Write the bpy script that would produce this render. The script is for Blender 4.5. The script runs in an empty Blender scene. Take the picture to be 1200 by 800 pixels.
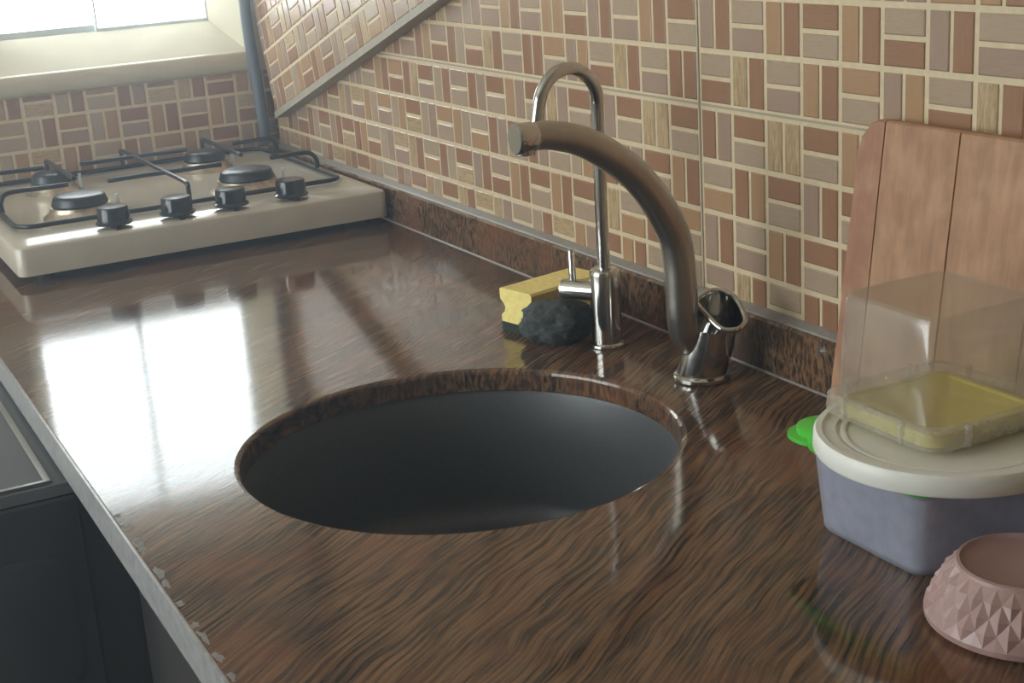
import bpy, bmesh, math, random
from mathutils import Vector, Matrix, noise

# ---------------------------------------------------------------- scale
# lengths below are in tile modules (one mosaic square = 5.5 cm); z is height above the worktop
M = 0.055
ZC = 0.88
def W(x, y, z):
    return Vector((x * M, y * M, ZC + z * M))

SC = bpy.context.scene
COL = SC.collection
random.seed(7)

# ---------------------------------------------------------------- camera
cam_d = bpy.data.cameras.new('camera')
cam = bpy.data.objects.new('camera', cam_d)
COL.objects.link(cam)
SC.camera = cam
cam_d.sensor_fit = 'HORIZONTAL'
cam_d.sensor_width = 36.0
cam_d.lens = 36.0 * 1698.0 / 1200.0
cam_d.clip_start = 0.02
right = Vector((0.469926, 0.880346, -0.064507))
down = Vector((0.231102, -0.193233, -0.953548))
fwd = Vector((-0.851917, 0.433189, -0.294254))
mat = Matrix.Identity(4)
for i in range(3):
    mat[i][0] = right[i]
    mat[i][1] = -down[i]
    mat[i][2] = -fwd[i]
mat.translation = W(22.8275, -15.9704, 8.6909)
cam.matrix_world = mat

# ---------------------------------------------------------------- world, lights, exposure
SKY = (0.86, 0.95, 1.0)
SKY_STRENGTH = 5.3
world = bpy.data.worlds.new('sky')
SC.world = world
world.use_nodes = True
bg = world.node_tree.nodes['Background']
bg.inputs[0].default_value = (*SKY, 1)
bg.inputs[1].default_value = SKY_STRENGTH

def portal(name, loc, rot, sx, sy):
    l = bpy.data.lights.new(name, 'AREA')
    l.shape = 'RECTANGLE'
    l.size = sx
    l.size_y = sy
    l.cycles.is_portal = True
    o = bpy.data.objects.new(name, l)
    o.location = loc
    o.rotation_euler = rot
    COL.objects.link(o)
    return o

SC.view_settings.view_transform = 'Standard'
SC.view_settings.look = 'None'
SC.view_settings.exposure = 0.92
SC.view_settings.gamma = 1.0
SC.view_settings.use_curve_mapping = False
SC.cycles.use_denoising = True
SC.cycles.max_bounces = 10
SC.cycles.transparent_max_bounces = 16
SC.cycles.caustics_reflective = False
SC.cycles.caustics_refractive = False

XB = -25.37          # back wall
YL = -44.0           # wall facing the worktop
XR = 50.0            # wall behind the camera
HC = (2.5 - ZC) / M  # ceiling
HF = -ZC / M         # floor
WY0, WY1, WZ0, WZ1 = -9.35, -0.72, 4.24, 13.1       # opening of the small window over the hob
GY0, GY1, GZ0, GZ1 = -8.6, -1.15, 5.15, 12.2       # its glass
XG = XB - 3.0
VX0, VX1, VZ0, VZ1 = -24.0, 10.0, -2.0, 26.0         # large window in the facing wall

portal('window_back_daylight', W(XB - 2.3, (WY0 + WY1) / 2, (WZ0 + WZ1) / 2), (0, -math.pi / 2, 0), (WZ1 - WZ0) * M, (WY1 - WY0) * M)
portal('window_left_offscreen', W((VX0 + VX1) / 2, YL + 0.3, (VZ0 + VZ1) / 2), (math.pi / 2, 0, 0), (VX1 - VX0) * M, (VZ1 - VZ0) * M)

# ---------------------------------------------------------------- materials
def new_mat(name):
    m = bpy.data.materials.new(name)
    m.use_nodes = True
    nt = m.node_tree
    return m, nt, nt.nodes['Principled BSDF']

def lin(r, g, b):
    f = lambda c: (c / 255 / 12.92) if c / 255 <= 0.04045 else ((c / 255 + 0.055) / 1.055) ** 2.4
    return (f(r), f(g), f(b), 1)

def node(nt, kind, **kw):
    n = nt.nodes.new(kind)
    for k, v in kw.items():
        setattr(n, k, v)
    return n

def pos_coords(nt, scale):
    g = node(nt, 'ShaderNodeNewGeometry')
    mp = node(nt, 'ShaderNodeMapping')
    mp.inputs['Scale'].default_value = scale
    nt.links.new(g.outputs['Position'], mp.inputs['Vector'])
    return mp.outputs['Vector']

def noise_n(nt, vec, scale, detail=3, rough=0.55, dist=0.0):
    n = node(nt, 'ShaderNodeTexNoise')
    n.inputs['Scale'].default_value = scale
    n.inputs['Detail'].default_value = detail
    n.inputs['Roughness'].default_value = rough
    n.inputs['Distortion'].default_value = dist
    nt.links.new(vec, n.inputs['Vector'])
    return n.outputs['Fac']

def ramp(nt, fac, stops):
    r = node(nt, 'ShaderNodeValToRGB')
    e = r.color_ramp.elements
    while len(e) < len(stops):
        e.new(0.5)
    for el, (p, c) in zip(e, stops):
        el.position = p
        el.color = c
    nt.links.new(fac, r.inputs['Fac'])
    return r.outputs['Color']

def mix_rgb(nt, fac, a, b, mode='MIX'):
    n = node(nt, 'ShaderNodeMix', data_type='RGBA', blend_type=mode)
    for sock, v in ((n.inputs[0], fac), (n.inputs[6], a), (n.inputs[7], b)):
        if hasattr(v, 'is_output'):
            nt.links.new(v, sock)
        else:
            sock.default_value = v
    return n.outputs[2]

def bump(nt, bsdf, fac, strength, dist=0.001):
    b = node(nt, 'ShaderNodeBump')
    b.inputs['Strength'].default_value = strength
    b.inputs['Distance'].default_value = dist
    nt.links.new(fac, b.inputs['Height'])
    nt.links.new(b.outputs['Normal'], bsdf.inputs['Normal'])

def plain(name, col, rough=0.5, metal=0.0, var=0.12, scale=40.0, bump_s=0.0, spec=0.5, stretch=(1, 1, 1)):
    m, nt, p = new_mat(name)
    v = pos_coords(nt, stretch)
    f = noise_n(nt, v, scale, 4)
    c = lin(*col)
    lo = tuple(x * (1 - var) for x in c[:3]) + (1,)
    hi = tuple(min(1, x * (1 + var)) for x in c[:3]) + (1,)
    nt.links.new(ramp(nt, f, [(0.3, lo), (0.7, hi)]), p.inputs['Base Color'])
    p.inputs['Roughness'].default_value = rough
    p.inputs['Metallic'].default_value = metal
    p.inputs['Specular IOR Level'].default_value = spec
    if bump_s:
        bump(nt, p, f, bump_s)
    return m

def wood_tile(name, col, dark, vertical, streak):
    m, nt, p = new_mat(name)
    v = pos_coords(nt, (110, 110, 14) if vertical else (14, 14, 110))
    f = noise_n(nt, v, 4.0, 4, 0.6, 0.6)
    lo, hi = (0.42, 0.60) if streak else (0.25, 0.75)
    c = ramp(nt, f, [(lo, lin(*dark)), (hi, lin(*col))])
    g = noise_n(nt, pos_coords(nt, (1, 1, 1)), 22, 2)
    c2 = mix_rgb(nt, g, c, lin(col[0] * 0.93, col[1] * 0.9, col[2] * 0.88))
    nt.links.new(c2, p.inputs['Base Color'])
    p.inputs['Roughness'].default_value = 0.26
    p.inputs['Specular IOR Level'].default_value = 0.45
    bump(nt, p, f, 0.12, 0.0006)
    return m

PAL = {   # colour, darker grain
    'A': ((158, 120, 94), (136, 100, 76), False),     # chestnut
    'B': ((178, 144, 110), (156, 122, 90), False),   # tan
    'C': ((178, 158, 135), (154, 133, 111), False),  # grey beige
    'D': ((194, 172, 134), (134, 104, 76), True),     # streaked
    'E': ((168, 144, 126), (148, 123, 106), False),   # pink grey
}
TILE_MATS = {}
for k, (c, d, s) in PAL.items():
    for o_ in 'HV':
        TILE_MATS[k + o_] = wood_tile('tile_glaze_%s_%s' % (k.lower(), 'upright' if o_ == 'V' else 'level'), c, d, o_ == 'V', s)

MAT = {}
MAT['grout'] = plain('grout', (204, 186, 152), 0.55, var=0.08, scale=120, bump_s=0.1)
MAT['joint'] = plain('tile_edge', (168, 156, 138), 0.25, var=0.1)
MAT['plaster'] = plain('cream_plaster', (206, 198, 178), 0.7, var=0.04, scale=18, bump_s=0.05)
MAT['room_paint'] = plain('room_paint', (222, 208, 186), 0.8, var=0.03, scale=6)
MAT['ceiling_paint'] = plain('ceiling_paint', (232, 226, 214), 0.85, var=0.02, scale=6)
MAT['floor'] = plain('floor_tile', (128, 116, 104), 0.4, var=0.12, scale=5)
MAT['frame_paint'] = plain('cream_frame_paint', (192, 184, 162), 0.85, var=0.05, scale=14, bump_s=0.03, spec=0.15)
MAT['sash_paint'] = plain('pale_sash', (214, 224, 228), 0.35, var=0.03, scale=20)
MAT['sill'] = plain('sill_stone', (196, 184, 156), 0.3, var=0.06, scale=30)
MAT['trim'] = plain('grey_edge_trim', (158, 150, 134), 0.55, var=0.1, scale=60, bump_s=0.05)
MAT['hose'] = plain('grey_hose', (98, 104, 110), 0.45, var=0.08, scale=60)
MAT['enamel'] = plain('cream_enamel', (188, 180, 164), 0.16, var=0.05, scale=20)
MAT['black_enamel'] = plain('black_enamel', (30, 31, 34), 0.32, var=0.2, scale=60, bump_s=0.05)
MAT['knob'] = plain('black_knob', (24, 27, 32), 0.16, var=0.15, scale=50)
MAT['burner_cap'] = plain('burner_cap_black', (36, 38, 41), 0.35, var=0.2, scale=80, bump_s=0.1)
MAT['burner_metal'] = plain('stained_burner_metal', (196, 182, 160), 0.35, 0.9, var=0.35, scale=70, bump_s=0.1)
MAT['rubber'] = plain('black_rubber', (22, 22, 22), 0.7, var=0.1)
MAT['sink'] = plain('dark_composite', (80, 80, 81), 0.42, var=0.12, scale=240, bump_s=0.08)
MAT['chrome'] = plain('chrome', (196, 194, 188), 0.12, 1.0, var=0.04, scale=60)
MAT['brushed'] = plain('brushed_nickel', (176, 170, 160), 0.32, 1.0, var=0.07, scale=90, stretch=(1, 1, 0.2))
MAT['dark_hole'] = plain('dark_cavity', (20, 20, 20), 0.6, var=0.1)
MAT['sponge'] = plain('yellow_sponge', (246, 224, 140), 0.9, var=0.12, scale=160, bump_s=0.5)
MAT['scourer'] = plain('green_scourer', (46, 58, 52), 0.95, var=0.4, scale=400, bump_s=0.8)
MAT['pad'] = plain('charcoal_pad', (66, 71, 69), 0.85, var=0.5, scale=420, bump_s=1.0)
MAT['green_lid'] = plain('green_plastic', (82, 190, 62), 0.35, var=0.04)
MAT['white_lid'] = plain('white_plastic', (228, 227, 218), 0.38, var=0.04, scale=25)
MAT['yellow_lid'] = plain('yellow_plastic', (216, 202, 96), 0.35, var=0.05, scale=25)
MAT['pink'] = plain('dusty_pink_ceramic', (168, 136, 130), 0.34, var=0.07, scale=60)
MAT['appliance'] = plain('charcoal_enamel', (66, 66, 68), 0.4, var=0.06, scale=12)
MAT['appliance_top'] = plain('grey_glossy_top', (112, 114, 116), 0.16, var=0.05, scale=12)
MAT['cabinet'] = plain('dark_cabinet', (56, 52, 50), 0.45, var=0.08, scale=10)
MAT['steel'] = plain('pale_steel', (184, 186, 188), 0.25, 1.0, var=0.05)
MAT['edge_stone'] = plain('polished_edge', (152, 150, 148), 0.25, var=0.2, scale=90)
MAT['sealant'] = plain('grey_sealant', (136, 131, 124), 0.4, var=0.12, scale=120, bump_s=0.2)
MAT['flake'] = plain('dull_flake', (138, 136, 134), 0.75, var=0.2, scale=200, spec=0.2)

def granite():
    m, nt, p = new_mat('brown_streaked_granite')
    base = pos_coords(nt, (1, 1, 1))
    warp = node(nt, 'ShaderNodeTexNoise')
    warp.inputs['Scale'].default_value = 7.0
    warp.inputs['Detail'].default_value = 2
    nt.links.new(base, warp.inputs['Vector'])
    sub = node(nt, 'ShaderNodeVectorMath', operation='SUBTRACT')
    nt.links.new(warp.outputs['Color'], sub.inputs[0])
    sub.inputs[1].default_value = (0.5, 0.5, 0.5)
    sc = node(nt, 'ShaderNodeVectorMath', operation='SCALE')
    nt.links.new(sub.outputs[0], sc.inputs[0])
    sc.inputs['Scale'].default_value = 0.034
    add = node(nt, 'ShaderNodeVectorMath', operation='ADD')
    nt.links.new(base, add.inputs[0])
    nt.links.new(sc.outputs[0], add.inputs[1])
    rot = node(nt, 'ShaderNodeMapping')
    rot.inputs['Rotation'].default_value = (0, 0, math.radians(-33))
    nt.links.new(add.outputs[0], rot.inputs['Vector'])
    mp = node(nt, 'ShaderNodeMapping')
    mp.inputs['Scale'].default_value = (330, 10, 100)
    nt.links.new(rot.outputs[0], mp.inputs['Vector'])
    f1 = noise_n(nt, mp.outputs[0], 1.0, 5, 0.6)
    col = ramp(nt, f1, [(0.35, lin(50, 44, 40)), (0.46, lin(84, 69, 57)), (0.54, lin(124, 96, 72)), (0.67, lin(150, 118, 88))])
    patch = noise_n(nt, base, 9.0, 3)
    pm = ramp(nt, patch, [(0.50, (0, 0, 0, 1)), (0.68, (0.55, 0.55, 0.55, 1))])
    col = mix_rgb(nt, pm, col, lin(138, 92, 68))
    patch2 = noise_n(nt, pos_coords(nt, (1, 0.6, 1)), 14.0, 3)
    pm2 = ramp(nt, patch2, [(0.55, (0, 0, 0, 1)), (0.72, (0.6, 0.6, 0.6, 1))])
    col = mix_rgb(nt, pm2, col, lin(52, 45, 40))
    speck = noise_n(nt, base, 420.0, 2)
    col = mix_rgb(nt, 0.30, col, ramp(nt, speck, [(0.3, lin(30, 26, 24)), (0.7, lin(150, 122, 98))]), 'OVERLAY')
    nt.links.new(col, p.inputs['Base Color'])
    p.inputs['Roughness'].default_value = 0.09
    p.inputs['Specular IOR Level'].default_value = 0.48
    wob = noise_n(nt, base, 60.0, 3)
    bump(nt, p, wob, 0.05, 0.0008)
    return m
MAT['granite'] = granite()

def board_wood(name, col, dark):
    m, nt, p = new_mat(name)
    v = pos_coords(nt, (60, 60, 5))
    f = noise_n(nt, v, 2.2, 5, 0.6, 0.5)
    c = ramp(nt, f, [(0.3, lin(*dark)), (0.7, lin(*col))])
    s = noise_n(nt, pos_coords(nt, (1, 1, 1)), 30, 4)
    c = mix_rgb(nt, ramp(nt, s, [(0.45, (0, 0, 0, 1)), (0.75, (0.5, 0.5, 0.5, 1))]), c, lin(196, 160, 122))
    nt.links.new(c, p.inputs['Base Color'])
    p.inputs['Roughness'].default_value = 0.55
    bump(nt, p, f, 0.15)
    return m
MAT['board'] = board_wood('worn_board_wood', (176, 132, 98), (146, 104, 74))
MAT['board_edge'] = board_wood('reddish_board_wood', (168, 118, 92), (142, 96, 72))

def clear_plastic(name, tint, haze, haze_amt):
    m, nt, p = new_mat(name)
    nt.nodes.remove(p)
    out = nt.nodes['Material Output']
    tr = node(nt, 'ShaderNodeBsdfTransparent')
    tr.inputs[0].default_value = (*tint, 1)
    df = node(nt, 'ShaderNodeBsdfDiffuse')
    df.inputs[0].default_value = haze
    tl = node(nt, 'ShaderNodeBsdfTranslucent')
    tl.inputs[0].default_value = haze
    mx = node(nt, 'ShaderNodeMixShader')
    mx.inputs[0].default_value = 0.35
    nt.links.new(df.outputs[0], mx.inputs[1])
    nt.links.new(tl.outputs[0], mx.inputs[2])
    m1 = node(nt, 'ShaderNodeMixShader')
    f = noise_n(nt, pos_coords(nt, (1, 1, 1)), 90, 3)
    mr = node(nt, 'ShaderNodeMapRange')
    mr.inputs['To Min'].default_value = haze_amt * 0.75
    mr.inputs['To Max'].default_value = haze_amt * 1.25
    nt.links.new(f, mr.inputs['Value'])
    nt.links.new(mr.outputs[0], m1.inputs[0])
    nt.links.new(tr.outputs[0], m1.inputs[1])
    nt.links.new(mx.outputs[0], m1.inputs[2])
    gl = node(nt, 'ShaderNodeBsdfGlossy')
    gl.inputs['Roughness'].default_value = 0.08
    lw = node(nt, 'ShaderNodeLayerWeight')
    lw.inputs['Blend'].default_value = 0.18
    fr = node(nt, 'ShaderNodeMath', operation='MULTIPLY_ADD')
    nt.links.new(lw.outputs['Facing'], fr.inputs[0])
    fr.inputs[1].default_value = 0.35
    fr.inputs[2].default_value = 0.03
    m2 = node(nt, 'ShaderNodeMixShader')
    nt.links.new(fr.outputs[0], m2.inputs[0])
    nt.links.new(m1.outputs[0], m2.inputs[1])
    nt.links.new(gl.outputs[0], m2.inputs[2])
    nt.links.new(m2.outputs[0], out.inputs[0])
    return m
MAT['clear'] = clear_plastic('clear_plastic', (0.96, 0.96, 0.95), lin(235, 230, 220), 0.10)
MAT['clear_rim'] = clear_plastic('clear_plastic_rim', (0.95, 0.95, 0.94), lin(235, 230, 220), 0.30)
MAT['clear_blue'] = clear_plastic('bluish_clear_plastic', (0.92, 0.93, 0.99), lin(236, 239, 255), 0.42)
MAT['pane'] = clear_plastic('window_glass', (0.98, 0.99, 0.99), lin(230, 235, 240), 0.01)

# ---------------------------------------------------------------- mesh helpers
def mesh_obj(name, verts, faces, mtl, parent=None, smooth=False, origin=None, mats=None, fmat=None, sharp=None):
    """verts in world metres; with a parent thing the mesh is stored relative to it"""
    o0 = Vector(origin) if origin is not None else (Vector(parent['_base']) if parent is not None and '_base' in parent else Vector((0, 0, 0)))
    me = bpy.data.meshes.new(name)
    me.from_pydata([tuple(Vector(v) - o0) for v in verts], [], faces)
    bm = bmesh.new()
    bm.from_mesh(me)
    bmesh.ops.remove_doubles(bm, verts=bm.verts, dist=1e-6)
    bmesh.ops.recalc_face_normals(bm, faces=bm.faces)
    bm.to_mesh(me)
    bm.free()
    for mm in (mats or [mtl]):
        me.materials.append(mm)
    if fmat:
        for p, k in zip(me.polygons, fmat):
            p.material_index = k
    if smooth:
        for p in me.polygons:
            p.use_smooth = True
        if sharp is not None:
            me.set_sharp_from_angle(angle=math.radians(sharp))
    ob = bpy.data.objects.new(name, me)
    COL.objects.link(ob)
    if parent is not None:
        ob.parent = parent
        # a part of a part: undo the parent's own offset (parts sit at 0,0,0 of their thing)
    else:
        ob.location = o0
    return ob

def thing(name, label, cat, base, group=None):
    e = bpy.data.objects.new(name, None)
    e.empty_display_size = 0.03
    COL.objects.link(e)
    e.location = base
    e['_base'] = tuple(base)
    e['label'] = label
    e['category'] = cat
    if group:
        e['group'] = group
    return e

def tag(o, label, cat, group=None):
    o['label'] = label
    o['category'] = cat
    if group:
        o['group'] = group
    return o

def struct(o, label, cat):
    o['kind'] = 'structure'
    o['label'] = label
    o['category'] = cat
    return o

def sub(name, verts, faces, mtl, part, **kw):
    """sub-part: part already sits at its thing's base"""
    return mesh_obj(name, verts, faces, mtl, part, origin=part.parent['_base'] if '_base' in part.parent else (0, 0, 0), **kw)

def join(*vf):
    V, F = [], []
    for v, f in vf:
        n = len(V)
        V += list(v)
        F += [tuple(i + n for i in q) for q in f]
    return V, F

def box(a, b):
    (x0, y0, z0), (x1, y1, z1) = a, b
    v = [W(x, y, z) for z in (z0, z1) for x, y in ((x0, y0), (x1, y0), (x1, y1), (x0, y1))]
    f = [(3, 2, 1, 0), (4, 5, 6, 7), (0, 1, 5, 4), (1, 2, 6, 5), (2, 3, 7, 6), (3, 0, 4, 7)]
    return v, f

def rrect(cx, cy, hx, hy, r, n=6):
    pts = []
    r = max(min(r, hx, hy), 1e-4)
    for k, (sx, sy) in enumerate(((1, 1), (-1, 1), (-1, -1), (1, -1))):
        for i in range(n + 1):
            a = math.pi / 2 * (k + i / n)
            pts.append((cx + sx * (hx - r) + r * math.cos(a), cy + sy * (hy - r) + r * math.sin(a)))
    return pts

def loft(loops, cap0=True, cap1=True, closed=False):
    """loops: lists of 3-D points in world metres, all of one length"""
    n = len(loops[0])
    V = [p for l in loops for p in l]
    F = []
    for k in range(len(loops) - (0 if closed else 1)):
        a, b = k * n, ((k + 1) % len(loops)) * n
        for i in range(n):
            j = (i + 1) % n
            F.append((a + i, a + j, b + j, b + i))
    if not closed:
        if cap0:
            F.append(tuple(range(n - 1, -1, -1)))
        if cap1:
            F.append(tuple((len(loops) - 1) * n + i for i in range(n)))
    return V, F

def rloft(levels, n=6, cap0=True, cap1=True, closed=False):
    """levels: (cx, cy, hx, hy, r, z)"""
    return loft([[W(x, y, z) for x, y in rrect(cx, cy, hx, hy, r, n)] for cx, cy, hx, hy, r, z in levels], cap0, cap1, closed)

def lathe(cx, cy, prof, seg=48, tilt=None, cap0=True, cap1=True):
    """prof: (radius, z); tilt: (dx, dy) drift per unit z"""
    z0 = prof[0][1]
    loops = []
    for r, z in prof:
        dx, dy = ((tilt[0] * (z - z0), tilt[1] * (z - z0)) if tilt else (0, 0))
        loops.append([W(cx + dx + r * math.cos(2 * math.pi * i / seg), cy + dy + r * math.sin(2 * math.pi * i / seg), z) for i in range(seg)])
    return loft(loops, cap0, cap1)

def catmull(pts, n=8, closed=False):
    P = [Vector(p) for p in pts]
    out = []
    m = len(P)
    for i in range(m if closed else m - 1):
        p1, p2 = P[i], P[(i + 1) % m]
        p0 = P[(i - 1) % m] if (closed or i > 0) else p1 * 2 - p2
        p3 = P[(i + 2) % m] if (closed or i + 2 < m) else p2 * 2 - p1
        for k in range(n):
            t = k / n
            out.append(0.5 * ((2 * p1) + (p2 - p0) * t + (2 * p0 - 5 * p1 + 4 * p2 - p3) * t * t + (3 * p1 - p0 - 3 * p2 + p3) * t ** 3))
    if not closed:
        out.append(P[-1].copy())
    return out

def tube(pts, rad, seg=12, closed=False, squash=None):
    """pts in modules; rad number or list"""
    P = [Vector(p) for p in pts]
    n = len(P)
    R = [rad] * n if not isinstance(rad, (list, tuple)) else list(rad)
    T = []
    for i in range(n):
        if closed:
            t = P[(i + 1) % n] - P[i - 1]
        else:
            t = P[min(i + 1, n - 1)] - P[max(i - 1, 0)]
        T.append(t.normalized())
    ref = Vector((0, 0, 1)) if abs(T[0].z) < 0.9 else Vector((1, 0, 0))
    u = T[0].cross(ref).normalized()
    loops = []
    for i in range(n):
        u = (u - T[i] * u.dot(T[i])).normalized()
        v = T[i].cross(u)
        loops.append([W(*(P[i] + (u * math.cos(2 * math.pi * k / seg) + v * math.sin(2 * math.pi * k / seg)) * R[i])) for k in range(seg)])
    return loft(loops, True, True, closed)

def lump(cx, cy, cz, rx, ry, rz, amp, freq, rot=0.0, sub_=4, seed=0):
    bm = bmesh.new()
    bmesh.ops.create_icosphere(bm, subdivisions=sub_, radius=1)
    cr, sr = math.cos(rot), math.sin(rot)
    V = []
    for v in bm.verts:
        d = v.co.normalized()
        k = 1 + 0.05 * noise.noise(d * 14) + amp * noise.noise(d * freq + Vector((seed, 0, 0))) + amp * 0.5 * noise.noise(d * freq * 2.7 + Vector((0, seed, 0)))
        x, y, z = d.x * rx * k, d.y * ry * k, d.z * rz * k
        V.append(W(cx + x * cr - y * sr, cy + x * sr + y * cr, max(cz + z, 0.01)))
    F = [tuple(q.index for q in f.verts) for f in bm.faces]
    bm.free()
    return V, F

# ---------------------------------------------------------------- mosaic tiles
G = 0.105      # grout width
T_THICK = 0.024
PAIRS = ['AC', 'CA', 'EA', 'AE', 'BA', 'AB', 'CE', 'DA', 'CB', 'EC', 'AD', 'BC', 'CC', 'DE', 'BE']

def module_bricks(u, v, vertical, pair):
    """two bricks of the square whose lower-left corner is (u, v), as rectangles"""
    g = G / 2
    if vertical:
        return [((u + g, u + 0.5 - g * 0.8, v + g, v + 1 - g), pair[0] + 'V'), ((u + 0.5 + g * 0.8, u + 1 - g, v + g, v + 1 - g), pair[1] + 'V')]
    return [((u + g, u + 1 - g, v + 0.5 + g * 0.8, v + 1 - g), pair[0] + 'H'), ((u + g, u + 1 - g, v + g, v + 0.5 - g * 0.8), pair[1] + 'H')]

def clip(r, u0, u1, v0, v1):
    a = (max(r[0], u0), min(r[1], u1), max(r[2], v0), min(r[3], v1))
    return a if a[1] - a[0] > 0.06 and a[3] - a[2] > 0.06 else None

def brick_local(w, h):
    """chamfered brick, centre at the wall: local (u, v, out)"""
    c = 0.02
    V, F = [], []
    for (dw, dh, o) in ((0, 0, 0), (0, 0, T_THICK * 0.5), (c, c, T_THICK)):
        a, b = w / 2 - dw, h / 2 - dh
        V += [(-a, -b, o), (a, -b, o), (a, b, o), (-a, b, o)]
    for k in (0, 4):
        for i in range(4):
            j = (i + 1) % 4
            F.append((k + i, k + j, k + 4 + j, k + 4 + i))
    F.append((8, 9, 10, 11))
    return V, F

MESH_CACHE = {}
def brick_mesh(w, h, key, frame):
    """frame: (U, V, N) unit vectors of the tiled face"""
    ck = (round(w, 3), round(h, 3), key, frame['name'])
    if ck in MESH_CACHE:
        return MESH_CACHE[ck]
    V, F = brick_local(w, h)
    me = bpy.data.meshes.new('tile')
    me.from_pydata([tuple((frame['U'] * a + frame['V'] * b + frame['N'] * o) * M) for a, b, o in V], [], F)
    bm = bmesh.new()
    bm.from_mesh(me)
    bmesh.ops.recalc_face_normals(bm, faces=bm.faces)
    if sum((f.normal.dot(frame['N']) for f in bm.faces)) < 0:
        bmesh.ops.reverse_faces(bm, faces=bm.faces)
    bm.to_mesh(me)
    bm.free()
    me.materials.append(TILE_MATS[key])
    MESH_CACHE[ck] = me
    return me

def lay(bricks, frame, parent, base, limit=300, rank=None):
    """bricks: list of (rect, key); the best-ranked ones become single objects, the rest one part"""
    if rank:
        bricks = sorted(bricks, key=rank)
    for (r, key) in bricks[:limit]:
        w, h = r[1] - r[0], r[3] - r[2]
        ob = bpy.data.objects.new('tile', brick_mesh(w, h, key, frame))
        p = frame['O'] + frame['U'] * ((r[0] + r[1]) / 2) + frame['V'] * ((r[2] + r[3]) / 2)
        ob.location = W(*p) - Vector(base)
        ob.parent = parent
        COL.objects.link(ob)
    rest = bricks[limit:]
    if rest:
        keys = sorted(set(k for _, k in rest))
        V, F, FM = [], [], []
        for (r, key) in rest:
            v, f = brick_local(r[1] - r[0], r[3] - r[2])
            n = len(V)
            c = frame['O'] + frame['U'] * ((r[0] + r[1]) / 2) + frame['V'] * ((r[2] + r[3]) / 2)
            V += [W(*(c + frame['U'] * a + frame['V'] * b + frame['N'] * o)) - Vector(base) for a, b, o in v]
            F += [tuple(i + n for i in q) for q in f]
            FM += [keys.index(key)] * len(f)
        me = bpy.data.meshes.new('tile_field')
        me.from_pydata([tuple(v) for v in V], [], F)
        for k in keys:
            me.materials.append(TILE_MATS[k])
        for p, k in zip(me.polygons, FM):
            p.material_index = k
        bm = bmesh.new()
        bm.from_mesh(me)
        bmesh.ops.recalc_face_normals(bm, faces=bm.faces)
        bm.to_mesh(me)
        bm.free()
        ob = bpy.data.objects.new('tile_field', me)
        ob.parent = parent
        ob['kind'] = 'stuff'
        COL.objects.link(ob)

# ================================================================ the room
v, f = box((XB - 3, 0, HF), (XR, 3, HC))
wall_right = struct(mesh_obj('wall_right', v, f, MAT['grout']), 'long wall covered in brown basket-weave mosaic tiles', 'wall')
fr_r = dict(name='r', O=Vector((0, 0, 0)), U=Vector((1, 0, 0)), V=Vector((0, 0, 1)), N=Vector((0, -1, 0)))
DC, DR = 0.065, 0.068
GIVEN = {(-2, 0): 'EA', (-2, 1): 'CE', (-2, 2): 'BA', (-2, 3): 'AC', (-2, 4): 'BA', (-2, 5): 'CA', (-2, 6): 'EA', (-2, 7): 'CE',
         (-1, 0): 'CA', (-1, 1): 'DA', (-1, 2): 'CE', (-1, 3): 'BA', (-1, 4): 'BC', (-1, 5): 'EB', (-1, 6): 'CA', (-1, 7): 'DA',
         (0, 0): 'AE', (0, 1): 'AC', (0, 2): 'DD', (0, 3): 'AC', (0, 4): 'BA', (1, 0): 'CB', (1, 1): 'AB', (1, 2): 'AC', (1, 3): 'EA', (1, 4): 'AC',
         (2, 0): 'EA', (2, 1): 'CE', (2, 2): 'BA', (2, 3): 'AC', (3, 0): 'EC', (3, 1): 'DA', (3, 2): 'CC', (3, 3): 'AA',
         (-2, -1): 'AC', (-2, -2): 'BA', (-2, -3): 'CE', (-2, -4): 'EA', (-2, -5): 'CA', (-2, -6): 'BB', (-2, -7): 'CE', (-2, -8): 'BA', (-2, -9): 'CE',
         (-1, -1): 'AA', (-1, -2): 'CE', (-1, -3): 'DA', (-1, -4): 'CA', (-1, -5): 'EB', (-1, -6): 'BC', (-1, -7): 'AA', (-1, -8): 'CE', (-1, -9): 'DA', (-1, -10): 'CA',
         (0, -1): 'AC', (0, -2): 'DD', (0, -3): 'AC', (0, -4): 'AE', (0, -5): 'AC', (0, -6): 'DE', (0, -7): 'AC', (0, -8): 'BE', (0, -9): 'AC', (0, -10): 'AE',
         (1, -1): 'BA', (1, -2): 'AC', (1, -7): 'AE', (1, -8): 'AC', (1, -9): 'AE', (1, -10): 'CB', (2, -1): 'BC', (2, -6): 'BA', (2, -7): 'AC', (2, -8): 'BA', (2, -9): 'EA', (2, -10): 'EA'}
bricks = []
Z4 = 4.607
UP_TOP = 0.95
for row in range(-18, 4):
    for colm in range(-26, 20):
        u = colm - (DC if colm < 0 else 0)
        vv = Z4 - row - 1 + (DR if row < 0 else 0)
        pair = GIVEN.get((row, colm)) or random.choice(PAIRS)
        for r, k in module_bricks(u, vv, (colm + row) % 2 == 0, pair):
            c = clip(r, XB, 20, UP_TOP + 0.06, 22)
            if c:
                bricks.append((c, k))
def rank_r(b):
    r = b[0]
    u, v_ = (r[0] + r[1]) / 2, (r[2] + r[3]) / 2
    d = Vector((u - 22.83, 15.97, v_ - 8.69))
    s = d.dot(fwd)
    x = 600 + 1698 * d.dot(right) / s
    y = 400 + 1698 * d.dot(down) / s
    shown = -12 < x < 1212 and y > -12
    return (0 if shown else 1, s)
lay(bricks, fr_r, wall_right, (0, 0, 0), 300, rank_r)
v, f = box((-DC + 0.005, -0.022, UP_TOP), (-0.022, 0, 22))
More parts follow.
